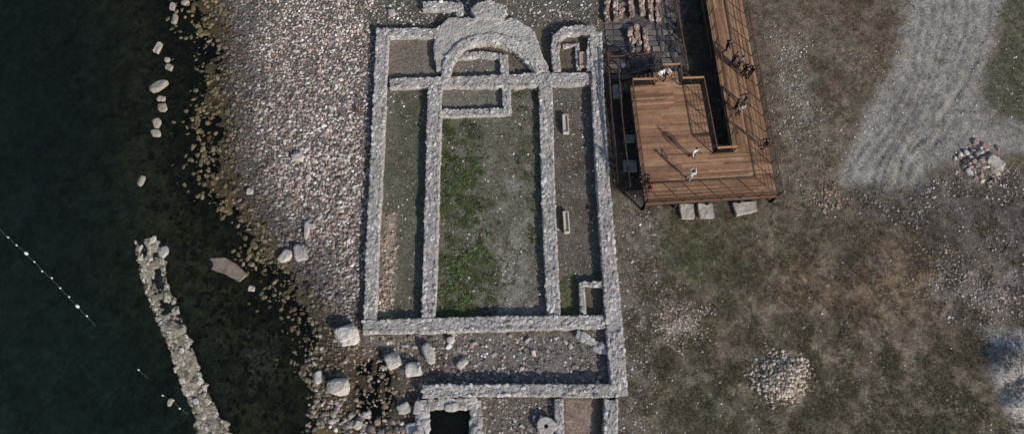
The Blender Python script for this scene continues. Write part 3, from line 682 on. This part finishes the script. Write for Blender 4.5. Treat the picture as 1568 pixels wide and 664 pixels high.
for k in range(8):
    z = ZD-.17*(k+1); o_ = dr*(.28*(k+.5)); beam(acc, (*(A0+o_), z), (*(A1+o_), z), .27, .04, alb((100, 84, 70)))
for e in (A0, A1):
    beam(acc, (*e, ZD-.12), (*(e+dr*2.3), .05), .05, .2, dk); beam(acc, (*e, ZD+.95), (*(e+dr*2.3), 1.0), .05, .05, dk)
    for t in (0.02, 1.1, 2.25): beam(acc, (*(e+dr*t), ZD-.6*t-.1), (*(e+dr*t), ZD+.95-.17*t), .045, .045, dk)
acc.obj('steps', [M_wood], parent=deck)
railing('metal_fence', [(1020, -40), (1034, 40), (1046, 108)], False, zb=.05, hr=1.3, parent=None)
railing('metal_fence', [(928, 90), (934, 180), (944, 285)], False, zb=.05, sp=1.6, parent=None)
railing('metal_fence', [(932, 98), (958, 96), (1000, 92)], False, zb=.05, parent=None)
railing('metal_fence', [(944, 112), (950, 190), (962, 292)], False, zb=.05, sp=1.4, parent=None)
railing('metal_fence', [(1060, -40), (1072, 30), (1084, 100)], False, zb=.05, sp=1.4, parent=None)
# ------------------------------------------------------------------ buoy line
def buoys(name, line, sp):
    pts = np.array([W(p, -.05) for p in line]); p = resample(pts, 200); ln = np.hypot(*np.diff(p, axis=0).T).sum()
    acc = Acc()
    rr = resample(p, 60); rr += rng.normal(size=rr.shape)*.02
    for a, b in zip(rr[:-1], rr[1:]): beam(acc, (*a, -.055), (*b, -.055), .02, .02, alb((90, 92, 90)))
    n = int(ln/sp); c = resample(p, n); V, Fc = ICO[2]
    for i in range(n-1):
        d = c[i+1]-c[i]; yaw = math.atan2(d[1], d[0]); big = i % 6 == 5
        s = (.16, .1, .1) if big else (.085, .05, .05)
        W_ = np.sign(V)*np.abs(V)**.8*np.array(s)
        R = np.array([[math.cos(yaw), -math.sin(yaw), 0], [math.sin(yaw), math.cos(yaw), 0], [0, 0, 1]])
        acc.add(W_@R.T+np.array([*(c[i]+rng.normal(size=2)*.04), -.03]), Fc, alb((205, 203, 198)) if not big else alb((235, 232, 228)))
    acc.obj(name, [M_float], smooth=True)
buoys('swim_buoy_line', [(-30, 328), (2, 354), (40, 388), (85, 434), (120, 470), (146, 498)], .85)
buoys('swim_buoy_line', [(212, 566), (226, 578)], .3)
buoys('swim_buoy_line', [(250, 604), (270, 618), (288, 634)], .55)
# ------------------------------------------------------------------ people
M_skin = solid('skin', (.42, .26, .19), .6)
M_dark = solid('hair_dark', (.02, .015, .012), .6)
MC = {}
def cloth(c):
    c = tuple(c)
    if c not in MC: MC[c] = solid('cloth_%d_%d_%d' % c, tuple(float(v) for v in lin(c)), .9)
    return MC[c]
def person(px_, py_, z, yaw, shirt, pants, pose='stand', h=1.72):
    B = []; E = []
    def v(lbl, co, r, par=None):
        B.append((lbl, co, r if isinstance(r, tuple) else (r, r))); i = len(B)-1
        if par is not None: E.append((par, i))
        return i
    st = {'stand': .03, 'walk': .2, 'lean': .06, 'photo': .04}[pose]
    lean = -.16 if pose == 'lean' else -.02
    pel = v('P', (0, 0, .95), (.15, .11)); sp = v('S', (0, lean*.3, 1.12), (.14, .1), pel); ch = v('S', (0, lean*.8, 1.32), (.165, .115), sp)
    nk = v('S', (0, lean, 1.45), .075, ch); n2 = v('K', (0, lean-.005, 1.53), .052, nk); v('K', (0, lean-.01, 1.58), .055, n2)
    for s in (1, -1):
        f = st*s
        hp = v('P', (.095*s, 0, .86), .09, pel); kn = v('P', (.105*s, -max(f, 0)*.7-.02, .48), .062, hp)
        ak = v('P', (.11*s, -f*.9+.02, .1), .045, kn); he = v('F', (.11*s, -f*.9, .045), .04, ak); v('F', (.125*s, -f*.9-.17, .035), .034, he)
        sh = v('S', (.185*s, lean, 1.41), .062, ch)
        if pose == 'photo': el_, wr = (.25*s, lean-.14, 1.2), (.09*s, lean-.34, 1.42)
        elif pose == 'lean': el_, wr = (.26*s, lean-.1, 1.16), (.2*s, lean-.34, 1.1)
        elif pose == 'walk': el_, wr = (.25*s, f*.5, 1.14), (.25*s, f*.5-.14, .92)
        else: el_, wr = ((.27*s, .02, 1.13), (.27*s, -.05, .88)) if s > 0 else ((.27*s, .03, 1.14), (.14*s, -.2, 1.08))
        e = v('S', el_, .046, sh); w = v('S', wr, .034, e)
        dv = Vector(wr)-Vector(el_); dv.normalize()
        side = Vector((0, 1, 0)) if abs(dv.y) < .8 else Vector((1, 0, 0))
        pm = Vector(wr)+dv*.07; pa = v('H', tuple(pm), (.036, .022), w)
        curl = Vector((-.35*s, -.1, 0))
        for k, (o_, l_) in enumerate(((-.028, .075), (-.009, .085), (.01, .08), (.029, .062))):
            b0 = pm+dv*.03+side*o_; k1 = b0+(dv+curl*.3).normalized()*l_*.5; k2 = k1+(dv+curl*1.4).normalized()*l_*.5
            i0 = v('H', tuple(b0), .01, pa); i1 = v('H', tuple(k1), .009, i0); v('H', tuple(k2), .0075, i1)
        t0 = pm-side*.04-dv*.01; t1 = t0-side*.02+dv*.04+curl*.05
        i0 = v('H', tuple(t0), .011, pa); v('H', tuple(t1), .009, i0)
    me = bpy.data.meshes.new('t'); me.from_pydata([b[1] for b in B], E, []); o = bpy.data.objects.new('t', me); S.collection.objects.link(o)
    md = o.modifiers.new('s', 'SKIN')
    for i, b in enumerate(B):
        sv = me.skin_vertices[0].data[i]; sv.radius = b[2]; sv.use_root = (i == 0)
    sb = o.modifiers.new('u', 'SUBSURF'); sb.levels = 1
    dg = bpy.context.evaluated_depsgraph_get(); em = bpy.data.meshes.new_from_object(o.evaluated_get(dg))
    bm = bmesh.new(); bm.from_mesh(em)
    bpy.data.objects.remove(o); bpy.data.meshes.remove(em)
    pos = np.array([b[1] for b in B]); lab = [b[0] for b in B]; idx = {'S': 0, 'P': 1, 'K': 2, 'H': 2, 'F': 3}
    for f in bm.faces:
        c = np.array(f.calc_center_median()[:]); f.material_index = idx[lab[int(((pos-c)**2).sum(1).argmin())]]; f.smooth = True
    hc = Vector((0, lean-.02, 1.625))
    def ball(c, s, mi, u=14, w=10):
        r = bmesh.ops.create_uvsphere(bm, u_segments=u, v_segments=w, radius=1, matrix=Matrix.Translation(c) @ Matrix.Diagonal((*s, 1)))
        fs = {f for q in r['verts'] for f in q.link_faces}
        for f in fs: f.material_index = mi; f.smooth = True
        return r['verts']
    hv = ball(hc, (.076, .096, .116), 2)
    for q in hv:
        if q.co.z < hc.z-.03: k = (hc.z-.03-q.co.z)/.09; q.co.x *= 1-.3*k; q.co.y -= .012*k
    ball(hc+Vector((0, .016, .022)), (.084, .098, .108), 4)          # hair cap
    ball(hc+Vector((0, -.1, -.012)), (.013, .02, .024), 2, 8, 6)      # nose
    for s in (1, -1):
        ball(hc+Vector((.078*s, 0, -.01)), (.012, .02, .032), 2, 8, 6)
        ball(hc+Vector((.03*s, -.088, .012)), (.012, .008, .008), 4, 8, 6)
    ball(hc+Vector((0, -.09, -.055)), (.024, .008, .006), 3, 8, 6)
    me = bpy.data.meshes.new('person'); bm.to_mesh(me); bm.free()
    for m_ in (cloth(shirt), cloth(pants), M_skin, cloth((34, 30, 28)), M_dark): me.materials.append(m_)
    p = bpy.data.objects.new('person', me); S.collection.objects.link(p)
    x, y = P(px_, py_, z); p.location = (float(x), float(y), z); p.rotation_euler = (0, 0, yaw); k = h/1.74; p.scale = (k, k, k)
BK, WH, NV, GR, RD = (38, 36, 38), (222, 222, 225), (44, 52, 76), (110, 110, 112), (130, 44, 42)
for a in [(1058, 240, ZD, .6, WH, NV, 'walk'), (1053, 275, ZD, 2.6, (205, 202, 196), (180, 175, 165), 'photo'),
          (990, 280, ZD, -1.4, BK, BK, 'lean'), (992, 292, ZD, -1.2, RD, BK, 'stand', 1.62),
          (1008, 122, ZD, .4, WH, GR, 'stand'), (1018, 120, ZD, -.8, (180, 176, 178), BK, 'walk'), (990, 118, .08, 2., BK, BK, 'stand'),
          (1108, 80, ZD, 1.5, BK, BK, 'walk'), (1119, 98, ZD, .5, BK, NV, 'stand'), (1128, 104, ZD, 3.5, GR, BK, 'stand'), (1135, 116, ZD, 2.2, BK, BK, 'stand'), (1145, 118, ZD, -1.3, BK, BK, 'photo'),
          (1122, 168, ZD, 1.1, BK, BK, 'walk'), (1129, 175, ZD, .3, (150, 148, 150), BK, 'stand'), (1137, 160, ZD, -1.5, BK, GR, 'lean'),
          (1168, 226, ZD, -1.2, BK, BK, 'lean')]:
    person(*a)
# ------------------------------------------------------------------ light, camera
el_s = math.radians(28); sx, sy = .70, -.714
w = bpy.data.worlds.new('World'); S.world = w; w.use_nodes = True
sk = w.node_tree.nodes.new('ShaderNodeTexSky'); sk.sky_type = 'NISHITA'; sk.sun_disc = False
sk.sun_elevation = el_s; sk.sun_rotation = math.atan2(sx, sy)
bg = w.node_tree.nodes['Background']; bg.inputs['Strength'].default_value = .11
w.node_tree.links.new(sk.outputs[0], bg.inputs[0])
sl = bpy.data.lights.new('sun', 'SUN'); sl.energy = 3.8; sl.angle = math.radians(.6); sl.color = (1, .925, .84)
so = bpy.data.objects.new('sun', sl); S.collection.objects.link(so)
so.rotation_euler = Vector((-sx*math.cos(el_s), -sy*math.cos(el_s), -math.sin(el_s))).to_track_quat('-Z', 'Y').to_euler()
cd = bpy.data.cameras.new('camera'); cd.sensor_width = 36; cd.lens = 36*F/1568; cd.clip_end = 10000
co = bpy.data.objects.new('camera', cd); S.collection.objects.link(co)
co.location = (0, CAMY, H); co.rotation_euler = (T, 0, 0); S.camera = co
S.view_settings.view_transform = 'Standard'; S.view_settings.look = 'None'; S.view_settings.exposure = 0
